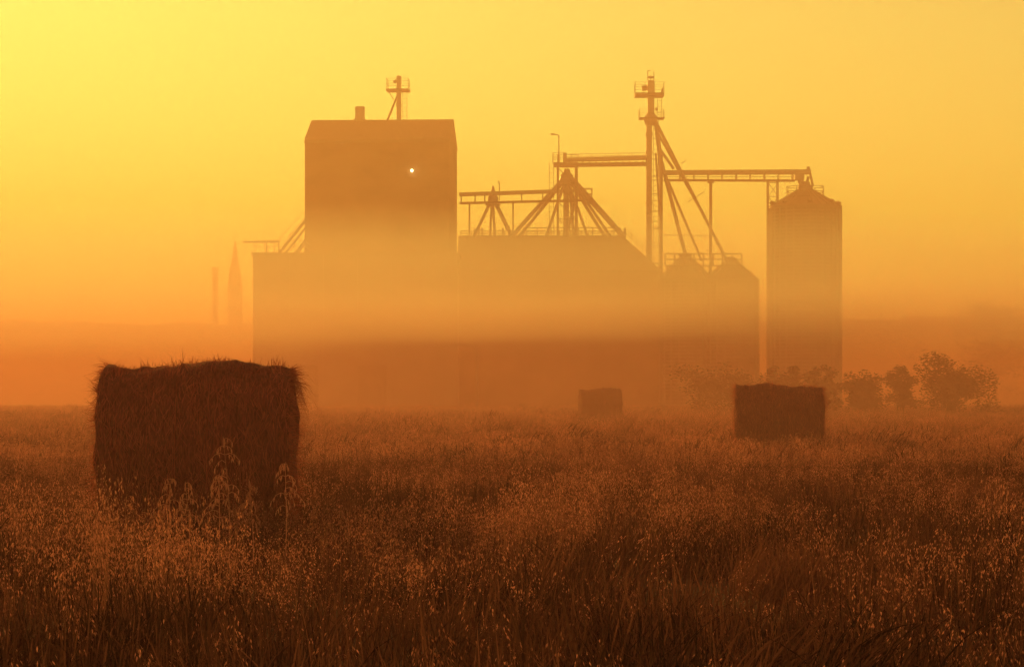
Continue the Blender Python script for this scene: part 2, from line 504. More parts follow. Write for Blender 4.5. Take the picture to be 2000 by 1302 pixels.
def make_distributor(name, label, cx, hood, spouts, b=5.0, knob=None):
    k = (DE+b)/DE
    def q(px, py, bb=0.0):
        p = ep(px, py, b); p.x *= k; p.z = CAM_H + (p.z-CAM_H)*k; p.y += bb; return p
    t = empty(name, q(cx, 462), label, 'distributor', 'spout distributors above the annex')
    prof = [(r*DE/FP*k, CAM_H + (HZ-py)*DE/FP*k) for r, py in hood]
    c = q(cx, 462)
    MB().lathe(prof, 14, (c.x, c.y, 0)).build('hood', M_STEEL, t)
    for (xa, ya, xb, yb, r, bb) in spouts:
        MB().tube(q(xa, ya, bb*0.2), q(xb, yb, bb), r).build('spout', M_STEEL, t)
        p = q(xb, yb, bb)
        d = (q(xa, ya, bb*0.2) - p).normalized()
        MB().tube(p + d*0.0, p + d*0.3, r*1.25).build('spout_collar', M_STEEL, t)
    return t

make_distributor('spout_distributor', 'small spout cluster hanging under the conveyor beside the timber elevator', 963,
    [(10,402),(15,401),(15,399),(11,398),(10,385),(6,380),(4,372),(2,365),(1,363)],
    [(955,401,926,463,0.13,-0.4),(960,401,957,463,0.10,0.8),(963,401,967,463,0.11,-0.8),(970,401,1000,463,0.17,-0.4),(967,399,991,448,0.08,1.2)])
make_distributor('spout_distributor', 'large pyramid of spouts fanning down below the railed upper platform', 1107,
    [(14,357),(15,352),(12,342),(8,338),(6,332),(5,330)],
    [(1098,352,1000,462,0.17,-0.6),(1100,355,1012,464,0.14,0.5),(1104,354,1066,463,0.12,-1.2),(1106,354,1106,463,0.24,0.0),
     (1113,354,1121,463,0.13,0.9),(1110,356,1147,463,0.11,-1.0),(1114,354,1183,464,0.14,0.4),(1117,352,1192,464,0.12,-0.9),(1117,350,1219,464,0.24,-0.2),
     (1123,395,1106,463,0.13,0.5)])

def make_upper_bridge():
    b = 5.0; k = (DE+b)/DE
    def q(px, py, bb=0.0):
        p = ep(px, py, b); p.x *= k; p.z = CAM_H + (p.z-CAM_H)*k; p.y += bb; return p
    t = empty('conveyor_bridge', q(1107, 462), 'upper railed conveyor bridge leaving the tall leg towards the spout platform', 'conveyor')
    MB().bar(q(1104, 312.5), q(1264, 308.5), 0.8, 0.30).build('trough', M_STEEL, t)
    for s in (-0.5, 0.5):
        MB().bar(q(1104, 322.5, s), q(1264, 320.5, s), 0.12, 0.26).build('beam', M_FRAME, t)
    for i in range(12):
        px = 1112 + i*13.0
        MB().bar(q(px, 316, -0.5), q(px, 320, -0.5), 0.10).build('post', M_FRAME, t)
    pf = MB().box(tuple(q(1081, 325.5)+Vector((0,-0.9,0))), tuple(q(1128, 319)+Vector((0,0.9,0)))).build('platform', M_FRAME, t)
    railing(MB(), [q(1128,319,0.85), q(1080,319,0.85), q(1080,319,-0.85), q(1100,319,-0.85)], 0.8, 0.5, 0.022).build('railing', M_FRAME, pf)
    railing(MB(), [q(1104,310,0.6), q(1262,307,0.6)], 0.42, 1.2, 0.022).build('railing', M_FRAME, t)
    MB().box(tuple(q(1100.5, 319)+Vector((0,-0.3,0))), tuple(q(1106.5, 299)+Vector((0,0.3,0)))).build('head_box', M_STEEL, t)
    MB().box(tuple(q(1088.5, 319)+Vector((0,-0.2,0))), tuple(q(1093, 303)+Vector((0,0.2,0)))).build('motor_box', M_FRAME, t)
    for px, bb in ((1089, -0.8), (1126, -0.8), (1090, 0.8), (1125, 0.8)):
        MB().bar(q(px, 326, bb), q(px, 462, bb), 0.17).build('tower_leg', M_FRAME, t)
    for i in range(4):
        y0 = 330 + i*33
        MB().bar(q(1089, y0, -0.8), q(1126, y0+33, -0.8), 0.06).build('brace', M_FRAME, t)
        MB().bar(q(1089, y0+33, -0.8), q(1126, y0+33, -0.8), 0.07).build('brace', M_FRAME, t)
    ladder(MB(), q(1077, 462, -0.5), q(1077, 320, -0.5), 0.36, 0.022, 0.4).build('ladder', M_FRAME, t)
    # yard lamp on the platform
    l = empty('lamp_post', q(1091.5, 319), 'thin lamp post with short bent arm on the upper platform', 'lamp')
    m = MB(); m.path([q(1091.5,319), q(1091.5,264.5), q(1083,262)], 0.045)
    m.build('pole', M_FRAME, l)
    MB().bar(q(1084,262.5), q(1076,262.2), 0.18, 0.12).build('lamp_head', M_FRAME, l)
make_upper_bridge()

def make_leg_tower():
    b = 4.0; k = (DE+b)/DE
    def q(px, py, bb=0.0):
        p = ep(px, py, b); p.x *= k; p.z = CAM_H + (p.z-CAM_H)*k; p.y += bb; return p
    t = empty('elevator_leg', q(1270, 796), 'tall slender steel elevator leg with two railed platforms and diagonal spouts', 'elevator leg')
    def vbox(xa, xb, ya, yb, d, nm, mat, par=t):
        return MB().box(tuple(q(xa, yb)+Vector((0,-d,0))), tuple(q(xb, ya)+Vector((0,d,0)))).build(nm, mat, par)
    up = vbox(1264.5, 1277.5, 158, 230, 0.35, 'head_casing', M_STEEL)
    vbox(1266, 1276.5, 150, 152.5, 0.3, 'sheave_beam', M_FRAME, up)
    for px, yt in ((1265.2, 138), (1277, 140), (1271, 147)):
        MB().bar(q(px, 158), q(px, yt), 0.06).build('lifting_post', M_FRAME, up)
    MB().bar(q(1265.2, 138.3), q(1271.5, 138.3), 0.06).build('lifting_post', M_FRAME, up)
    MB().tube(q(1264.3, 171.5), q(1254, 173), 0.21).build('drive_motor', M_FRAME, up)
    pf = vbox(1239.5, 1296, 183.5, 189, 0.95, 'platform', M_FRAME)
    railing(MB(), [q(1240,183.5,-0.9), q(1296,183.5,-0.9), q(1296,183.5,0.9), q(1240,183.5,0.9), q(1240,183.5,-0.9)], 0.88, 0.8, 0.016).build('railing', M_FRAME, pf)
    MB().bar(q(1292, 183, 0.4), q(1295, 172, 0.4), 0.16).build('control_box', M_FRAME, pf)
    c = q(1270, 235)
    hood = [(9.5,245),(13,238),(13.5,232),(12,228),(7.5,221),(7,216)]
    prof = [(r*DE/FP*k, CAM_H + (HZ-py)*DE/FP*k) for r, py in hood]
    MB().lathe(prof, 14, (q(1271,235).x, c.y, 0)).build('distributor_hood', M_STEEL, t)
    pf2 = vbox(1248, 1297, 231, 232.6, 0.85, 'platform', M_FRAME)
    railing(MB(), [q(1248.5,231,-0.8), q(1296,231,-0.8), q(1296,231,0.8), q(1248.5,231,0.8), q(1248.5,231,-0.8)], 0.66, 0.9, 0.014).build('railing', M_FRAME, pf2)
    vbox(1280, 1284.5, 211, 216, 0.2, 'gear_box', M_FRAME)
    vbox(1262, 1273, 236, 800, 0.30, 'leg_casing', M_STEEL)
    vbox(1260.5, 1274, 259, 266, 0.36, 'casing_flange', M_STEEL)
    vbox(1260.8, 1274, 296, 300, 0.36, 'casing_flange', M_STEEL)
    vbox(1260.8, 1274, 395, 398, 0.36, 'casing_flange', M_STEEL)
    for bb in (-0.55, 0.55):
        MB().bar(q(1291, 305, bb), q(1291, 800, bb), 0.22, 0.22).build('tower_post', M_FRAME, t)
    MB().tube(q(1281, 238), q(1293.5, 340), 0.19).build('spout', M_STEEL, t)
    MB().tube(q(1287, 262, 0.4), q(1293, 420, 0.4), 0.10).build('spout', M_STEEL, t)
    MB().tube(q(1280, 300, -0.5), q(1289, 430, -0.5), 0.09).build('spout', M_STEEL, t)
    for i in range(13):
        y0 = 345 + i*34
        MB().bar(q(1274, y0, -0.3), q(1290, y0, -0.3), 0.07).build('tie', M_FRAME, t)
    ladder(MB(), q(1280, 796, -0.6), q(1280, 233, -0.6), 0.42, 0.024, 0.42, cage=True).build('ladder', M_FRAME, t)
    ladder(MB(), q(1288, 231, 0.2), q(1288, 184, 0.2), 0.34, 0.02, 0.4).build('ladder', M_FRAME, t)
    for (xa, ya, xb, yb, r, bb) in ((1283,243,1421,514,0.13,-0.6),(1286,262,1389,448,0.10,-0.2),(1288,300,1341,502,0.16,0.6),(1290,318,1373,508,0.11,1.2),(1289,292,1316,330,0.12,0.0)):
        MB().tube(q(xa, ya, 0.1*bb), q(xb, yb, bb), r).build('spout', M_STEEL, t)
    for (xa, ya, xb, yb) in ((1330,321,1340,313),(1342,396,1374,376),(1396,447,1404,441)):
        MB().tube(q(xa, ya, -0.6), q(xb, yb, -0.6), 0.03, n=5).build('spout_bracket', M_FRAME, t)
    MB().tube(q(1297, 459), q(1388, 460), 0.035, n=5).build('tie_rod', M_FRAME, t)
make_leg_tower()

def make_right_bridge():
    b = 4.0; k = (DE+b)/DE
    def q(px, py, bb=0.0):
        p = ep(px, py, b); p.x *= k; p.z = CAM_H + (p.z-CAM_H)*k; p.y += bb; return p
    t = empty('conveyor_bridge', q(1388, 796), 'long level conveyor bridge from the tall leg to the round silo', 'conveyor')
    MB().bar(q(1296, 337.5), q(1576, 335.8), 0.7, 0.36).build('trough', M_STEEL, t)
    for s in (-0.45, 0.45):
        MB().bar(q(1296, 352, s), q(1553, 353, s), 0.10, 0.12).build('lower_chord', M_FRAME, t)
    for i in range(10):
        px = 1300 + i*27.5
        MB().bar(q(px, 340, -0.45), q(px, 352, -0.45), 0.10 if i % 2 else 0.06).build('post', M_FRAME, t)
        MB().bar(q(px, 340, 0.45), q(px, 352, 0.45), 0.05).build('post', M_FRAME, t)
    MB().bar(q(1300, 344.5, 0.45), q(1550, 344.5, 0.45), 0.04).build('hand_rail', M_FRAME, t)
    MB().bar(q(1388, 357, 0), q(1388, 800, 0), 0.24).build('support_column', M_FRAME, t)
    MB().bar(q(1382, 355, 0), q(1394, 355, 0), 0.7, 0.2).build('column_head', M_FRAME, t)
    hd = MB().box(tuple(q(1573, 340)+Vector((0,-0.4,0))), tuple(q(1583, 331)+Vector((0,0.4,0)))).build('head_box', M_STEEL, t)
    MB().tube(q(1578.5, 331), q(1578.5, 325.5), 0.13).build('motor', M_FRAME, hd)
    MB().box(tuple(q(1552, 352)+Vector((0,-0.35,0))), tuple(q(1570, 340.6)+Vector((0,0.35,0)))).build('discharge_box', M_STEEL, t)
    MB().tube(q(1562, 350), q(1570, 366), 0.24).build('chute', M_STEEL, t)
    MB().tube(q(1582, 338), q(1588, 364), 0.10).build('chute', M_STEEL, t)
    MB().tube(q(1579, 345), q(1574, 366), 0.12).build('chute', M_STEEL, t)
    # lattice trestle beside the silo
    l = empty('lattice_trestle', q(1509, 796), 'narrow lattice trestle carrying the long conveyor beside the silo', 'trestle')
    for px in (1499.5, 1518.5):
        for bb in (-0.5, 0.5):
            MB().bar(q(px, 353.6, bb), q(px, 800, bb), 0.09).build('post', M_FRAME, l)
    for i in range(16):
        y0 = 358 + i*27
        MB().bar(q(1499.5, y0, -0.5), q(1518.5, y0+27, -0.5), 0.04).build('brace', M_FRAME, l)
        MB().bar(q(1518.5, y0, -0.46), q(1499.5, y0+27, -0.46), 0.04).build('brace', M_FRAME, l)
        MB().bar(q(1499.5, y0, -0.54), q(1518.5, y0, -0.54), 0.05).build('brace', M_FRAME, l)
make_right_bridge()

def make_bins():
    # tall silo
    b = 4.0; k = (DE+b)/DE
    def q(px, py, bb=0.0):
        p = ep(px, py, b); p.x *= k; p.z = CAM_H + (p.z-CAM_H)*k; p.y += bb; return p
    c = q(1573, 796); rad = 68.5*DE/FP*k
    t = empty('steel_silo', (c.x, c.y, 0), 'tall round ribbed steel silo with cone roof and eave vents', 'silo')
    eave = q(0, 405).z; apex = q(0, 372).z
    lathe_bin(t, c.x, c.y, 0.0, rad, eave, apex, 56, 0.62, 28)
    MB().lathe([(0.62, apex-0.05), (0.62, apex+0.35), (0.45, apex+0.45), (0.3, apex+0.75)], 16, (c.x, c.y, 0)).build('filler_neck', M_STEEL, t)
    for i in range(8):
        a = 2*math.pi*i/8
        p = Vector((c.x + (rad-0.25)*math.cos(a), c.y + (rad-0.25)*math.sin(a), eave+0.02))
        out = Vector((math.cos(a), math.sin(a), 0))
        v = MB().path([p, p+Vector((0,0,0.30))], 0.09, 8).build('roof_vent', M_STEEL, t)
        MB().path([p+Vector((0,0,0.28))-out*0.12, p+Vector((0,0,0.40))-out*0.02, p+Vector((0,0,0.40))+out*0.14, p+Vector((0,0,0.26))+out*0.26], 0.14, 8).build('vent_hood', M_STEEL, v)
    rp = [(c.x+1.6*math.cos(a), c.y+1.6*math.sin(a), apex-0.55) for a in np.linspace(0.2, 2*math.pi+0.2, 9)]
    pl = MB().lathe([(1.55, apex-0.62), (1.72, apex-0.62), (1.72, apex-0.55), (1.55, apex-0.55)], 16, (c.x, c.y, 0), cap=False).build('catwalk', M_FRAME, t)
    railing(MB(), rp, 0.85, 1.3, 0.026).build('railing', M_FRAME, pl)
    ladder(MB(), (c.x-rad*0.75, c.y-rad*0.72, 0), (c.x-rad*0.75, c.y-rad*0.72, eave), 0.45, 0.03, 0.4).build('ladder', M_FRAME, t)
    # two low bins
    for (px, rp_, ev, ap, lab, bb, py) in ((1428, 52, 548, 512, 'squat round grain bin with domed shoulder nearest the tall silo', 4.0, 0),
                                       (1340, 52, 545, 503, 'squat round grain bin under the middle spouts beside the annex', 4.6, 0)):
        c = q(px, 796, bb-4.0); rad = rp_*DE/FP*k
        t = empty('grain_bin', (c.x, c.y, 0), lab, 'grain bin', 'low grain bins under the tall leg')
        e, a_ = q(0, ev).z, q(0, ap).z
        lathe_bin(t, c.x, c.y, 0.0, rad, e, a_, 40, 0.5, 20)
        for i in range(6):
            a = 2*math.pi*i/6
            p = Vector((c.x + (rad-0.75)*math.cos(a), c.y + (rad-0.75)*math.sin(a), e + 0.3))
            out = Vector((math.cos(a), math.sin(a), 0))
            MB().path([p, p+Vector((0,0,0.35)), p+Vector((0,0,0.40))+out*0.25], 0.16, 8).build('roof_vent', M_STEEL, t)
        MB().lathe([(0.5, a_-0.1), (0.55, a_+0.25), (0.25, a_+0.45)], 14, (c.x, c.y, 0)).build('filler_neck', M_STEEL, t)
    w = empty('catwalk', q(1372, 796), 'railed catwalk crossing over the two squat bins', 'catwalk')
    z = q(0, 519).z
    MB().box((q(1298,0).x, q(0,0,-1.2).y, z-0.08), (q(1447,0).x, q(0,0,-0.3).y, z)).build('deck', M_FRAME, w)
    for bb in (-1.15, -0.35):
        railing(MB(), [(q(1298,0).x, q(0,0,bb).y, z), (q(1447,0).x, q(0,0,bb).y, z)], 0.95, 0.8, 0.036).build('railing', M_FRAME, w)
    for px in (1302, 1372, 1384, 1443):
        MB().bar((q(px,0).x, q(0,0,-0.75).y, 0 if px in (1384,) else z-1.9), (q(px,0).x, q(0,0,-0.75).y, z-0.08), 0.12).build('post', M_FRAME, w)
make_bins()

# distant church spire and mast
def make_church():
    d = 545.0
    c = at(459, 770, d)
    t = empty('church', (c.x, d, 0), 'faint church with thin pointed spire far off in the mist', 'church')
    zt = at(0, 467, d).z; zb = at(0, 560, d).z
    w = 1.45
    MB().box((c.x-w, d-w, 0), (c.x+w, d+w, zb)).build('tower', M_CONC, t)
    w2 = 1.6
    MB().add([(c.x-w2,d-w2,zb),(c.x+w2,d-w2,zb),(c.x+w2,d+w2,zb),(c.x-w2,d+w2,zb),(c.x,d,zt)], [(0,3,2,1),(0,1,4),(1,2,4),(2,3,4),(3,0,4)]).build('spire', M_ROOF, t)
    MB().prism([(c.x-4.2, 0), (c.x+4.2, 0), (c.x+4.2, 7.0), (c.x, 13.0), (c.x-4.2, 7.0)], d+1.6, d+24).build('nave', M_CONC, t)
    MB().box((c.x-0.4, d-w-0.05, zb-1.9), (c.x+0.4, d-w-0.005, zb-0.6)).build('belfry_opening', M_ROOF, t)
    c = at(420, 770, 540)
    m = empty('chimney_stack', (c.x, 540, 0), 'faint slim stack standing left of the distant church spire', 'stack')
    MB().tube((c.x, 540, 0), (c.x, 540, at(0, 526, 540).z), 0.85, 0.65, n=10).build('pipe', M_CONC, m)
    MB().lathe([(0.9, 0), (0.9, 0.5)], 10, (c.x, 540, at(0, 526, 540).z)).build('rim', M_CONC, m)
make_church()

# ------------------------------------------------------------------ poles and street lamp
def make_poles():
    d = 172.0
    c = at(932, 770, d)
    t = empty('street_lamp', (c.x, d, 0), 'faint street lamp with curved arm below the fog bank', 'street lamp')
    zt = at(0, 682, d).z
    MB().tube((c.x, d, -0.1), (c.x, d, zt), 0.11, 0.08, n=8).build('pole', M_FRAME, t)
    pts = [Vector((c.x - 1.35*(1-math.cos(a)), d, zt + 0.35*math.sin(a))) for a in np.linspace(0, math.pi/2, 7)]
    MB().path(pts, 0.05).build('arm', M_FRAME, t)
    e = pts[-1]
    MB().bar(e+Vector((0.05,0,0)), e+Vector((-0.5,0,-0.03)), 0.22, 0.13).build('lamp_head', M_FRAME, t)
make_poles()

# ------------------------------------------------------------------ trees and bushes
def add_leaf(vs_, fs_, c, s, rn):
    a = rn.uniform(0, 6.283); b_ = rn.uniform(-1.1, 1.1)
    u = Vector((math.cos(a), math.sin(a), 0)); w = Vector((-math.sin(a)*math.cos(b_), math.cos(a)*math.cos(b_), math.sin(b_)))
    k = len(vs_)
    vs_ += [tuple(c - u*s), tuple(c + w*s*0.5), tuple(c + u*s), tuple(c - w*s*0.5)]
    fs_.append((k, k+1, k+2, k+3))

def make_tree(name, label, cat, base, h, w, seed, leaves=2600, leaf=0.10, low=0.15, limbs=9, group=None, shape=1.0, lean=0.0):
    rn = random.Random(seed)
    t = empty(name, base, label, cat, group)
    base = Vector(base)
    m = MB()
    stems = 1 if cat == 'tree' else 4
    tips = []
    for s in range(stems):
        off = Vector((rn.uniform(-1,1), rn.uniform(-1,1), 0)) * (0.0 if stems == 1 else 0.12*w)
        p = base + off + Vector((0,0,-0.1))
        r = h*(0.022 if stems == 1 else 0.012)
        topz = h*(0.8 if stems == 1 else rn.uniform(0.55, 0.8))
        segs = 6; prev = p
        d = Vector((rn.uniform(-0.15,0.15)+lean + off.x*0.2, rn.uniform(-0.15,0.15), 1))
        for i in range(segs):
            nx = prev + (d + Vector((rn.uniform(-0.12,0.12), rn.uniform(-0.12,0.12), 0)))*(topz/segs)
            r2 = r*0.8
            m.tube(prev, nx, r, r2, n=7, caps=False)
            if i >= 1:
                for _ in range(max(1, limbs//stems//2)):
                    a = rn.uniform(0, 6.283); ln = w*0.5*rn.uniform(0.45, 0.95)*(1 - 0.45*i/segs*shape)
                    e = nx + Vector((math.cos(a)*ln, math.sin(a)*ln, ln*rn.uniform(0.15, 0.75)))
                    mid = nx.lerp(e, 0.5) + Vector((rn.uniform(-.1,.1), rn.uniform(-.1,.1), 0.10))*ln
                    m.tube(nx, mid, r2*0.5, r2*0.35, n=5, caps=False); m.tube(mid, e, r2*0.35, r2*0.12, n=5, caps=False)
                    tips += [(e, ln*0.42), (mid, ln*0.36)]
            prev, r = nx, r2
        tips.append((prev, w*0.16))
    m.build('trunk', M_BARK, t)
    vs_, fs_ = [], []
    for _ in range(7):                            # skirt of low growth
        tips.append((base + Vector((rn.uniform(-0.42, 0.42)*w, rn.uniform(-0.3, 0.3)*w, h*rn.uniform(0.09, 0.28))), w*0.16))
    tips = [(p, max(0.25, q_)) for p, q_ in tips if p.z > base.z + h*low]
    wt = [q_**2 for _, q_ in tips]
    for _ in range(leaves):
        p, q_ = rn.choices(tips, wt)[0]
        v = Vector((rn.gauss(0,1), rn.gauss(0,1), rn.gauss(0,0.75)))
        v = v.normalized()*q_*rn.random()**0.45
        c = p + v
        if c.z < base.z + 0.05: continue
        add_leaf(vs_, fs_, c, leaf*rn.uniform(0.6, 1.35), rn)
    mb = MB(); mb.add(vs_, fs_)
    mb.build('crown', M_LEAF, t)
    return t

def plant_trees():
    spec = [  # name, label, category, px, top py, d, width px, leaves, shape
        ('leafy_bush','broad bushy shrub standing farthest right along the field edge','bush',1880,690,160,150,3200,0.4),
        ('leafy_bush','ragged bush between the broad shrub and the low dark bush','bush',1757,688,168,70,1500,0.5),
        ('leafy_bush','low dark bush under the bright gap right of the silo','bush',1688,705,165,90,2000,0.4),
        ('young_spruce','narrow pointed young tree just behind the middle bale','tree',1559,690,158,26,900,1.6),
        ('leafy_bush','rounded bush directly above the right end of the middle bale','bush',1606,698,162,70,1900,0.4),
        ('leafy_bush','spreading bush above the left corner of the middle bale','bush',1520,702,162,70,1700,0.4),
        ('leafy_bush','wide hazy shrub midway between the two farther bales','bush',1405,708,170,130,2400,0.3),
    ]
    for i, (nm, lab, cat, px, py, d, wp, lv, shp) in enumerate(spec):
        d *= 0.70
        c = at(px, 770, d); h = at(0, py+9, d).z; w = wp*d/FP
        make_tree(nm, lab, cat, (c.x, d, 0), h*1.02, w, 40+i, int(lv*3.2), 0.075, 0.08, 16, 'bushes along the far edge of the field', shp)
    far = [
        ('broad_tree','tallest faint tree rising out of the mist at far right',1945,578,262,190,4200),
    ]
    for i, (nm, lab, px, py, d, wp, lv) in enumerate(far):
        c = at(px, 770, d); h = at(0, py, d).z; w = wp*d/FP
        make_tree(nm, lab, 'tree', (c.x, d, 0), h, w, 80+i, int(lv*2.2), 0.20, 0.12, 22, 'far trees right of the silo', 0.7)
plant_trees()

# ------------------------------------------------------------------ hay bales
def make_bale(label, c, width, dia, rotz, seed, nstraw, sag):
    rn = random.Random(seed)
    t = empty('hay_bale', (c.x, c.y, 0), label, 'hay bale', 'round bales lying on the field')
    nu, na = 40, 72
    rad = dia/2
    vs_, fs_ = [], []
    def surf_r(u, a):
        e = sag(u)
        x = u*width/2
        nn = noise.noise(Vector((x*2.2+seed, math.cos(a)*1.6, math.sin(a)*1.6)))*0.045 + noise.noise(Vector((x*9+seed, math.cos(a)*3.2, math.sin(a)*3.2)))*0.018
        rings = 0.020*noise.noise(Vector((x*11.0, math.cos(a)*4.5, math.sin(a)*4.5 + seed*3.1)))
        r = rad + e + nn + rings
        if math.sin(a) < -0.8: r *= 0.97
        return r
    def P(u, a, r):
        return Vector((u*width/2, r*math.cos(a), rad + r*math.sin(a) - 0.03))
    for i in range(nu+1):
        u = -1 + 2*i/nu
        for k in range(na):
            a = 2*math.pi*k/na
            vs_.append(P(u, a, surf_r(u, a)))
    for i in range(nu):
        for k in range(na):
            fs_.append((i*na+k, i*na+(k+1) % na, (i+1)*na+(k+1) % na, (i+1)*na+k))
    # end faces: rings running to the centre, bulged and rough
    for side, i0 in ((-1, 0), (1, nu*na)):
        prev = [i0+k for k in range(na)]
        for q_ in (0.93, 0.75, 0.55, 0.35, 0.15):
            cur = []
            for k in range(na):
                a = 2*math.pi*k/na
                bul = 0.03*(1-q_) + 0.035*noise.noise(Vector((math.cos(a)*q_*3, math.sin(a)*q_*3, seed+side*5)))
                if q_ == 0.93: bul += 0.02
                p = P(side, a, surf_r(side, a)*q_); p.x += side*bul
                cur.append(len(vs_)); vs_.append(p)
            for k in range(na):
                f = (prev[k], prev[(k+1) % na], cur[(k+1) % na], cur[k])
                fs_.append(f if side > 0 else f[::-1])
            prev = cur
        fs_.append(tuple(prev) if side > 0 else tuple(prev[::-1]))
    mb = MB(); mb.add([p + Vector((c.x, c.y, 0)) for p in vs_], fs_)
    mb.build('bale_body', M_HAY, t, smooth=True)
    # loose straw over the surface
    sv, sf = [], []
    def strand(p, d, n_, ln, wd, curl):
        s = d.cross(n_)
        if s.length < 1e-4: return
        s = s.normalized()*wd
        k = len(sv); pr = p
        for j in range(4):
            q_ = j/3
            pos = p + d*ln*q_ + n_*(curl*ln*q_*q_) + Vector((0,0,-0.18*ln*q_*q_))
            ww = s*(1-0.75*q_)
            sv.append(tuple(pos-ww)); sv.append(tuple(pos+ww))
        for j in range(3):
            sf.append((k+2*j, k+2*j+1, k+2*j+3, k+2*j+2))
    for _ in range(nstraw):
        if rn.random() < 0.68:
            u = rn.uniform(-1, 1); a = rn.uniform(-math.pi*0.2, math.pi*1.2)
            n_ = Vector((0, math.cos(a), math.sin(a)))
            p = P(u, a, surf_r(u, a)-0.012)
            tn = Vector((0, -math.sin(a), math.cos(a)))*rn.choice((-1, 1))
            d = (tn + Vector((rn.gauss(0,0.45), 0, 0)) + n_*abs(rn.gauss(0.10, 0.20))).normalized()
            strand(p, d, n_, rn.uniform(0.05, 0.20), rn.uniform(0.0015, 0.0032), rn.uniform(-0.25, 0.25))
        else:
            side = rn.choice((-1, 1)); a = rn.uniform(0, 6.283); q_ = 1.02*math.sqrt(rn.random())
            if rn.random() < 0.5: q_ = rn.uniform(0.88, 1.0)
            p = P(side, a, surf_r(side, a)*q_); p.x += side*0.0
            n_ = Vector((side, 0, 0))
            d = (n_*abs(rn.gauss(0.55, 0.4)) + Vector((0, rn.gauss(0,0.7), rn.gauss(0,0.7)))).normalized()
            strand(p, d, n_, rn.uniform(0.04, 0.15), rn.uniform(0.0015, 0.003), rn.uniform(-0.3, 0.3))
    # ragged clumps standing off the surface
    for _ in range(int(nstraw/110)):
        if rn.random() < 0.6:
            u = rn.uniform(-1, 1); a0 = rn.uniform(-0.1*math.pi, 1.1*math.pi); side = 0
        else:
            side = rn.choice((-1, 1)); u = side; a0 = rn.uniform(0, 6.283)
        ln0 = rn.uniform(0.06, 0.20); tw = rn.choice((-1, 1))
        for _ in range(rn.randint(12, 30)):
            a = a0 + rn.gauss(0, 0.07); uu = max(-1, min(1, u + rn.gauss(0, 0.035)))
            n_ = Vector((side*1.0, math.cos(a), math.sin(a))).normalized()
            p = P(uu, a, surf_r(uu, a)*(1.0 if side == 0 else rn.uniform(0.86, 1.0)) - 0.01)
            tn = Vector((rn.gauss(0, 0.35), -math.sin(a)*tw, math.cos(a)*tw))
            d = (tn*0.6 + n_*rn.uniform(0.25, 0.9)).normalized()
            strand(p, d, n_, ln0*rn.uniform(0.5, 1.2), rn.uniform(0.0015, 0.0032), rn.uniform(-0.6, 0.1))
    # hanging wisps at the ends
    for (side, ang, num, ln) in ((1, 1.1, 70, 0.26), (1, 0.75*math.pi, 30, 0.2), (-1, -2.75, 60, 0.16), (-1, 2.2, 60, 0.16), (1, -2.9, 30, 0.15)):
        for _ in range(int(num*nstraw/9000)):
            a = ang + rn.gauss(0, 0.16)
            p = P(side, a, surf_r(side, a)*rn.uniform(0.92, 1.0))
            d = Vector((side*rn.uniform(0.4,1.0), rn.gauss(0,0.3), rn.gauss(-0.35,0.45))).normalized()
            strand(p, d, Vector((0,0,1)), ln*rn.uniform(0.4, 1.1), 0.003, -0.7 if side > 0 else 0.1)
    mb = MB(); mb.add([Vector(p) + Vector((c.x, c.y, 0)) for p in sv], sf)
    mb.build('loose_straw', M_STRAW, t, kind='stuff')
    t.rotation_euler = (0, 0, rotz)
    # twine wraps
    for u in np.linspace(-0.8, 0.8, 6):
        u += rn.uniform(-0.03, 0.03)
        tv, tf = [], []
        n2 = 48
        for k in range(n2):
            a = 2*math.pi*k/n2
            r = surf_r(u, a) + 0.001
            for (du, dr) in ((-0.006, -0.006), (0, 0.006), (0.006, -0.006)):
                p = P(u, a, r+dr); p.x += du
                tv.append(p + Vector((c.x, c.y, 0)))
        for k in range(n2):
            k2 = (k+1) % n2
            for j in range(3):
                j2 = (j+1) % 3
                tf.append((k*3+j, k2*3+j, k2*3+j2, k*3+j2))
        mb = MB(); mb.add(tv, tf); mb.build('twine', M_STRAW, t)
    return t

def sagA(u):
    return 0.024*math.exp(-((u-0.05)/0.5)**2) - 0.010*math.exp(-((u+0.72)/0.16)**2) - 0.012*math.exp(-((u-0.72)/0.16)**2) - 0.02*max(0, u)**2
def sagB(u):
    return 0.03*math.exp(-((u+0.15)/0.5)**2) - 0.03*max(0, u) 
def sagC(u):
    return 0.05*math.exp(-((u-0.35)/0.4)**2) - 0.05*math.exp(-((u+0.7)/0.3)**2)
BALES = [(389, 19.0), (1521, 43.6), (1172, 94.0)]
b0 = at(389, 770, 19.0); b1 = at(1521, 770, 43.6); b2 = at(1172, 770, 94.0)
make_bale('largest shaggy hay bale in front at left of the field', b0, 1.43, 1.34, R(2), 3, 11000, sagA)
make_bale('middle-sized dark hay bale in front of the bushes at right', b1, 1.52, 1.27, R(-4), 9, 9000, sagB)
make_bale('smallest hazy hay bale far out in the middle of the field', b2, 1.54, 1.33, R(5), 17, 3500, sagC)

# ------------------------------------------------------------------ grass field (geometry-node instances of tufts)
def strip(vs_, fs_, pts, wid, side):
    k = len(vs_)
    n = len(pts)
    for i, p in enumerate(pts):
        w = wid*(1 - (i/(n-1))**1.5*0.9)
        vs_.append(tuple(p - side*w)); vs_.append(tuple(p + side*w))
    for i in range(n-1):
        fs_.append((k+2*i, k+2*i+1, k+2*i+3, k+2*i+2))

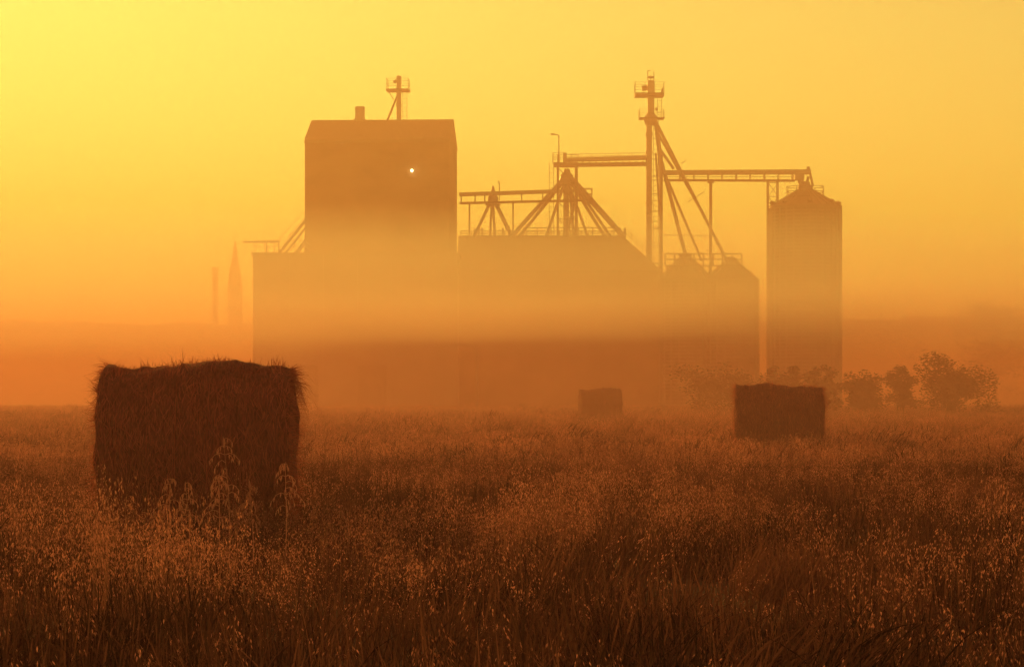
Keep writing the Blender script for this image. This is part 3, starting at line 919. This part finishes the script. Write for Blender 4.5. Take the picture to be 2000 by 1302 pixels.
def tuft_mesh(seed, nblade, nstalk, spread, hb, hs, wide, big=1.0):
    """nblade dark leaves of height range hb, nstalk oat stalks of height range hs with drooping panicles"""
    rn = random.Random(seed)
    vs_, fs_ = [], []; mats = []
    for _ in range(nblade):
        a = rn.uniform(0, 6.283); r = spread*math.sqrt(rn.random())
        p0 = Vector((math.cos(a)*r, math.sin(a)*r, -0.02))
        h = rn.uniform(*hb); b_ = rn.uniform(0, 6.283); bend = abs(rn.gauss(0.25, 0.3))
        dv = Vector((math.cos(b_), math.sin(b_), 0))
        pts = [p0 + Vector((0, 0, h*(q_ - 0.42*bend*q_*q_*q_))) + dv*h*bend*q_*q_ for q_ in (0, 0.35, 0.6, 0.82, 1.0)]
        n0 = len(fs_)
        strip(vs_, fs_, pts, wide*rn.uniform(0.5, 1.6), Vector((-math.sin(b_+0.6), math.cos(b_+0.6), 0)))
        mats += [0]*(len(fs_)-n0)
    for _ in range(nstalk):
        a = rn.uniform(0, 6.283); r = spread*math.sqrt(rn.random())
        p0 = Vector((math.cos(a)*r, math.sin(a)*r, -0.02))
        h = rn.triangular(hs[0], hs[1], hs[0]*0.6+hs[1]*0.4); b_ = rn.uniform(0, 6.283); bend = rn.uniform(0.02, 0.42)
        dv = Vector((math.cos(b_), math.sin(b_), 0))
        def cur(q_): return p0 + Vector((0, 0, h*q_*(1-0.12*bend*q_))) + dv*h*bend*q_*q_*q_
        n0 = len(fs_)
        strip(vs_, fs_, [cur(q_) for q_ in (0, 0.35, 0.7, 0.88, 1.0)], wide*0.34, Vector((-math.sin(b_), math.cos(b_), 0)))
        mats += [2]*(len(fs_)-n0)
        top = rn.uniform(0.10, 0.17)*big          # panicle length in metres
        one = rn.uniform(0, 6.283)                # oats often hang to one side
        for j in range(rn.randint(11, 20)):
            f = rn.random()
            p = cur(1 - f*min(0.5, top/h)); aa = one + rn.gauss(0, 1.3)
            o = Vector((math.cos(aa), math.sin(aa), 0))
            ln = top*(0.10 + 0.34*f)*rn.uniform(0.5, 1.2)
            e = p + o*ln + Vector((0, 0, ln*rn.uniform(-0.35, 0.35)))
            s_ = wide*rn.uniform(0.45, 0.8); L_ = wide*rn.uniform(3.0, 5.0)
            ab = rn.uniform(0, 6.283); sd = Vector((math.cos(ab), math.sin(ab), 0))
            k = len(vs_)
            dn = (o*0.35 + Vector((0, 0, -1))).normalized()
            vs_ += [tuple(e), tuple(e+dn*L_*0.4+sd*s_), tuple(e+dn*L_), tuple(e+dn*L_*0.4-sd*s_)]
            fs_.append((k, k+1, k+2, k+3)); mats.append(1)
            vs_ += [tuple(p-sd*wide*0.10), tuple(p+sd*wide*0.10), tuple(e)]
            fs_.append((k+4, k+5, k+6)); mats.append(1)
    me = bpy.data.meshes.new('grass_tuft')
    me.from_pydata(vs_, [], fs_); me.update()
    for m_ in (M_GRASS, M_HEAD, M_STALK): me.materials.append(m_)
    me.polygons.foreach_set('material_index', mats)
    return me

def scatter(name, label, tufts, pts, rots, scls, idx):
    coll = bpy.data.collections.new(name + '_tufts')
    for i, me in enumerate(tufts):
        o = bpy.data.objects.new('tuft_source_%02d' % i, me); coll.objects.link(o)
    me = bpy.data.meshes.new(name)
    me.vertices.add(len(pts)); me.vertices.foreach_set('co', np.asarray(pts, np.float32).ravel())
    for nm, ty, dat in (('rot', 'FLOAT_VECTOR', rots), ('scl', 'FLOAT_VECTOR', scls)):
        at_ = me.attributes.new(nm, ty, 'POINT'); at_.data.foreach_set('vector', np.asarray(dat, np.float32).ravel())
    at_ = me.attributes.new('idx', 'INT', 'POINT'); at_.data.foreach_set('value', np.asarray(idx, np.int32))
    o = bpy.data.objects.new(name, me); col.objects.link(o)
    o['kind'] = 'stuff'; o['label'] = label; o['category'] = 'grass'
    ng = bpy.data.node_groups.new(name + '_scatter', 'GeometryNodeTree')
    ng.interface.new_socket('Geometry', in_out='INPUT', socket_type='NodeSocketGeometry')
    ng.interface.new_socket('Geometry', in_out='OUTPUT', socket_type='NodeSocketGeometry')
    N, L = ng.nodes, ng.links
    gi, go = N.new('NodeGroupInput'), N.new('NodeGroupOutput')
    ci = N.new('GeometryNodeCollectionInfo'); ci.inputs[0].default_value = coll
    ci.inputs['Separate Children'].default_value = True; ci.inputs['Reset Children'].default_value = True
    ip = N.new('GeometryNodeInstanceOnPoints'); ip.inputs['Pick Instance'].default_value = True
    def attr(nm, ty):
        a = N.new('GeometryNodeInputNamedAttribute'); a.data_type = ty; a.inputs[0].default_value = nm; return a.outputs[0]
    L.new(gi.outputs[0], ip.inputs['Points']); L.new(ci.outputs[0], ip.inputs['Instance'])
    L.new(attr('idx', 'INT'), ip.inputs['Instance Index'])
    L.new(attr('rot', 'FLOAT_VECTOR'), ip.inputs['Rotation']); L.new(attr('scl', 'FLOAT_VECTOR'), ip.inputs['Scale'])
    L.new(ip.outputs[0], go.inputs[0])
    md = o.modifiers.new('scatter', 'NODES'); md.node_group = ng
    return o

def grass_field():
    nr = np.random.default_rng(5)
    near = [tuft_mesh(120+i, 120, 1+i % 2, 0.30, (0.10, 0.36), (0.22, 0.42), 0.0036) for i in range(4)] + \
           [tuft_mesh(100+i, 85, 6, 0.30, (0.10, 0.34), (0.24, 0.48), 0.0036) for i in range(5)] + \
           [tuft_mesh(140+i, 45, 11, 0.20, (0.10, 0.30), (0.32, 0.64), 0.0040, 1.35) for i in range(3)]
    far = [tuft_mesh(220+i, 130, 12, 0.75, (0.10, 0.27), (0.16, 0.36), 0.0070, 1.0) for i in range(2)] + \
          [tuft_mesh(200+i, 110, 36, 0.75, (0.10, 0.24), (0.16, 0.36), 0.0070, 1.1) for i in range(4)]
    def gen(d0, d1, dens, margin):
        n = int((d1-d0)*((d0+d1)/2*0.44+2*margin)*dens)
        out = []
        d = nr.uniform(d0, d1, n*3); hw = d*0.22+margin
        keep = nr.random(n*3) < hw/hw.max(); d = d[keep][:n]; hw = hw[keep][:n]
        x = nr.uniform(-1, 1, len(d))*hw
        return np.stack([x, d], 1)
    sets = [('oat_grass_near', 'tangled oat grass filling the front of the field', near, [(2.5,9,15,3),(9,16,11,4),(16,32,7,4)]),
            ('oat_grass_far', 'hazy oat grass stretching towards the far bushes', far, [(32,60,2.8,5),(60,110,1.1,8),(110,185,0.45,12)])]
    for nm, lab, tu, bands in sets:
        P = np.concatenate([gen(*b) for b in bands])
        z = np.array([0.05*noise.noise(Vector((x*0.25, y*0.25, 0))) + 0.04*noise.noise(Vector((x*0.06, y*0.06, 7))) for x, y in P])
        dens = np.array([noise.noise(Vector((x*0.8, y*0.55, 3))) + 0.6*noise.noise(Vector((x*0.25, y*0.2, 9))) for x, y in P])
        keep = np.ones(len(P), bool)
        for (px, d) in BALES:
            c = at(px, 770, d)
            keep &= ~((np.abs(P[:,0]-c.x) < 0.8) & (np.abs(P[:,1]-c.y) < 0.40))
        P, z, dens = P[keep], z[keep], dens[keep]
        n = len(P)
        pts = np.column_stack([P, z])
        rots = np.column_stack([nr.normal(0, 0.12, n), nr.normal(0, 0.12, n), nr.uniform(0, 6.283, n)])
        s = np.clip(0.95 + 0.55*dens + nr.normal(0, 0.14, n), 0.45, 1.7)
        scls = np.column_stack([nr.uniform(0.9, 1.25, n), nr.uniform(0.9, 1.25, n), s])
        # leafier, darker stands alternate with stands full of ripe heads
        lush = np.array([noise.noise(Vector((x*0.55, y*0.32, 21))) + 0.5*noise.noise(Vector((x*1.7, y*1.1, 4))) for x, y in P])
        for (cx, cy2, rx, ry, amt) in ((-0.75, 8.3, 0.9, 1.5, 0.9), (0.75, 8.6, 0.9, 1.8, 0.9), (0.2, 5.6, 2.6, 1.6, 0.20), (2.3, 13.5, 0.8, 2.5, 0.6), (-1.2, 15.0, 1.2, 1.2, -0.5), (-3.0, 13.0, 1.8, 4.0, -0.4)):
            lush += amt*np.exp(-((P[:,0]-cx)/rx)**2 - ((P[:,1]-cy2)/ry)**2)
        ripe = (0.50 if nm == 'oat_grass_near' else 0.75) - 0.75*lush + nr.normal(0, 0.20, n)
        idx = np.clip((ripe*len(tu)).astype(int), 0, len(tu)-1)
        idx = np.where((P[:, 1] < 7.0) & (idx > 8), idx - 6, idx)
        # hollows where the stand is thin, and lodged patches where it leans over
        hollow = np.array([noise.noise(Vector((x*1.3, y*0.8, 51))) for x, y in P]) + 0.35*lush
        ok = (hollow < 0.30) | (nr.random(n) < 0.30)
        lodge = np.clip(np.array([noise.noise(Vector((x*0.6, y*0.45, 77))) for x, y in P])*3.0 - 0.7, 0, 1)
        rots[:, 0] += lodge*0.55; rots[:, 2] = np.where(lodge > 0.05, 0.6 + nr.normal(0, 0.5, n), rots[:, 2])
        scatter(nm, lab, tu, pts[ok], rots[ok], scls[ok], idx[ok])
grass_field()

# single tall oat plants in front of the big bale
def make_oat(label, px, top, d, seed):
    rn = random.Random(seed)
    c = at(px, 770, d); h = at(0, top, d).z
    t = empty('oat_plant', (c.x, d, 0), label, 'oat plant', 'tall oat plants before the largest bale')
    ln = rn.uniform(-0.05, 0.05)
    def cur(q_): return Vector((c.x + ln*h*q_*q_ + 0.01*math.sin(q_*4), d + 0.03*q_*q_, -0.02 + (h+0.02)*q_))
    m = MB()
    ks = np.linspace(0, 1, 9)
    for a, b_ in zip(ks[:-1], ks[1:]):
        m.tube(cur(a), cur(b_), 0.0032*(1-0.6*a), 0.0032*(1-0.6*b_), n=5, caps=False)
    m.build('stem', M_OAT, t)
    for j in range(3):
        vs_, fs_ = [], []
        q0 = 0.15 + 0.17*j; b0_ = rn.uniform(0, 6.283); dv = Vector((math.cos(b0_), math.sin(b0_), 0)); L = rn.uniform(0.16, 0.26)
        p0 = cur(q0)
        pts = [p0 + Vector((0,0,L*0.9*s - L*1.1*s*s)) + dv*L*s for s in (0, 0.3, 0.6, 0.85, 1.0)]
        strip(vs_, fs_, pts, 0.005, Vector((-dv.y, dv.x, 0)))
        mb = MB(); mb.add(vs_, fs_); mb.build('blade', M_GRASS, t)
    vs_, fs_ = [], []
    m = MB()
    for k, q0 in enumerate(np.linspace(0.60, 0.98, 8)):
        for s in range(rn.randint(1, 3)):
            aa = rn.uniform(0, 6.283); o = Vector((math.cos(aa), math.sin(aa)*0.6, 0)); L = (1.10-q0)*0.27*rn.uniform(0.35, 1.25)*h/0.8 + 0.02
            p = cur(q0)
            pts = [p + o*L*s_ + Vector((0,0,L*(0.75*s_ - 1.15*s_*s_))) for s_ in (0, 0.33, 0.66, 1.0)]
            m.path(pts, 0.0016, n=4)
            for q_ in (pts[1].lerp(pts[2], rn.random()), pts[2].lerp(pts[3], rn.random()), pts[3]):
                W_ = Vector((rn.uniform(-.3,.3), rn.uniform(-.3,.3), -1)).normalized()
                m.tube(q_, q_ + W_*0.012, 0.0012, 0.0044, n=5, caps=False); m.tube(q_ + W_*0.012, q_ + W_*0.032, 0.0044, 0.0004, n=5, caps=False)
    m.build('panicle', M_OAT, t, kind='stuff')
for a in (('tallest oat plant with drooping head before the largest bale', 447, 852, 14.4, 1),
          ('short oat plant before the lower left of the largest bale', 325, 932, 14.6, 2),
          ('oat plant with small head near the middle foot of the largest bale', 368, 940, 14.2, 3),
          ('bushy-headed oat plant just right of the tallest one', 492, 935, 14.0, 4),
          ('oat plant standing at the right foot of the largest bale', 556, 902, 14.8, 5),
          ('oat plant close beside the left of the tallest one', 424, 925, 14.0, 6)):
    make_oat(*a)

# ------------------------------------------------------------------ haze and fog
def make_haze():
    mb = MB().box((-960, -60, -1.2), (960, 960, 33.0))
    o = mb.build('haze', volmat('haze_air', HAZE_D, HAZE_COL, HAZE_G), kind='stuff')
    o['label'] = 'golden morning haze filling the air over the field'; o['category'] = 'haze'
    # a layer of denser fog hanging over the yard: flat underside and top, both gently rolling
    def layer(name, label, xr, ys, zlo, zhi, amp, dens, colr, g, tilt):
        vs_, fs_ = [], []
        xs = np.concatenate([np.linspace(xr[0], -70, 60), np.linspace(-66, 66, 90), np.linspace(70, xr[1], 60)]); nx, ny = len(xs), len(ys)
        for s in (0, 1):
            for y in ys:
                for x in xs:
                    w_ = noise.noise(Vector((x*0.025, y*0.02, s*9.0)))*amp + noise.noise(Vector((x*0.09, y*0.06, s*5.0)))*amp*0.5
                    vs_.append((x, y, (zhi if s else zlo + tilt*(y - ys[len(ys)//2])) + w_))
        n = nx*ny
        for j in range(ny-1):
            for i in range(nx-1):
                a = j*nx+i
                fs_.append((a, a+nx, a+nx+1, a+1)); fs_.append((n+a, n+a+1, n+a+nx+1, n+a+nx))
        rim = [i for i in range(nx)] + [j*nx+nx-1 for j in range(1, ny)] + [(ny-1)*nx+i for i in range(nx-2, -1, -1)] + [j*nx for j in range(ny-2, 0, -1)]
        for a, b_ in zip(rim, rim[1:]+rim[:1]):
            fs_.append((a, b_, n+b_, n+a))
        m2 = MB(); m2.add(vs_, fs_)
        ob = m2.build(name, volmat(name+'_air', dens, colr, g), smooth=True, kind='stuff')
        ob['label'] = label; ob['category'] = 'fog'
    layer('fog_bank', 'soft level bank of fog hanging between the field and the elevator buildings', (-940, 940), np.linspace(64, 128, 20), 4.25, 6.0, 0.36, BANK_D, BANK_COL, 0.48, -0.020)
    layer('fog_veil', 'thinner veil of fog trailing behind the bank towards the building walls', (-935, 935), np.linspace(70, 178, 30), 4.4, 6.4, 0.30, BANK_D*0.5, BANK_COL, 0.48, -0.014)
    # thicker air beginning some way out from the camera
    mb = MB()
    xw, yb = 957, 390
    mb.add([(-xw,26,-1.15),(xw,26,-1.15),(xw,yb,-1.15),(-xw,yb,-1.15),(-xw,75,32.5),(xw,75,32.5),(xw,yb,32.5),(-xw,yb,32.5)],
           [(0,3,2,1),(4,5,6,7),(0,1,5,4),(1,2,6,5),(2,3,7,6),(3,0,4,7)])
    o = mb.build('far_haze', volmat('far_air', FAR_D, HAZE_COL, HAZE_G), kind='stuff')
    o['label'] = 'thicker golden haze over the farther field and the yard'; o['category'] = 'haze'
    # low mist added to redden and darken the air near the ground, soft-topped because it stands well above eye level
    mb = MB()
    xw, yb = 955, 955
    mb.add([(-xw,-50,-1.1),(xw,-50,-1.1),(xw,yb,-1.1),(-xw,yb,-1.1),(-xw,-50,2.4),(xw,-50,2.4),(xw,110,4.6),(-xw,110,4.6),(xw,yb,4.6),(-xw,yb,4.6)],
           [(0,3,2,1),(0,1,5,4),(4,5,6,7),(7,6,8,9),(2,3,9,8),(1,2,8,6,5),(3,0,4,7,9)])
    o = mb.build('reddening_mist', volmat('mist_air', LOW_D, LOW_COL, 0.45, (1.0, 0.0, 0.0)), kind='stuff')
    o['label'] = 'thin mist added low over the whole field to redden and darken it'; o['category'] = 'mist'
make_haze()
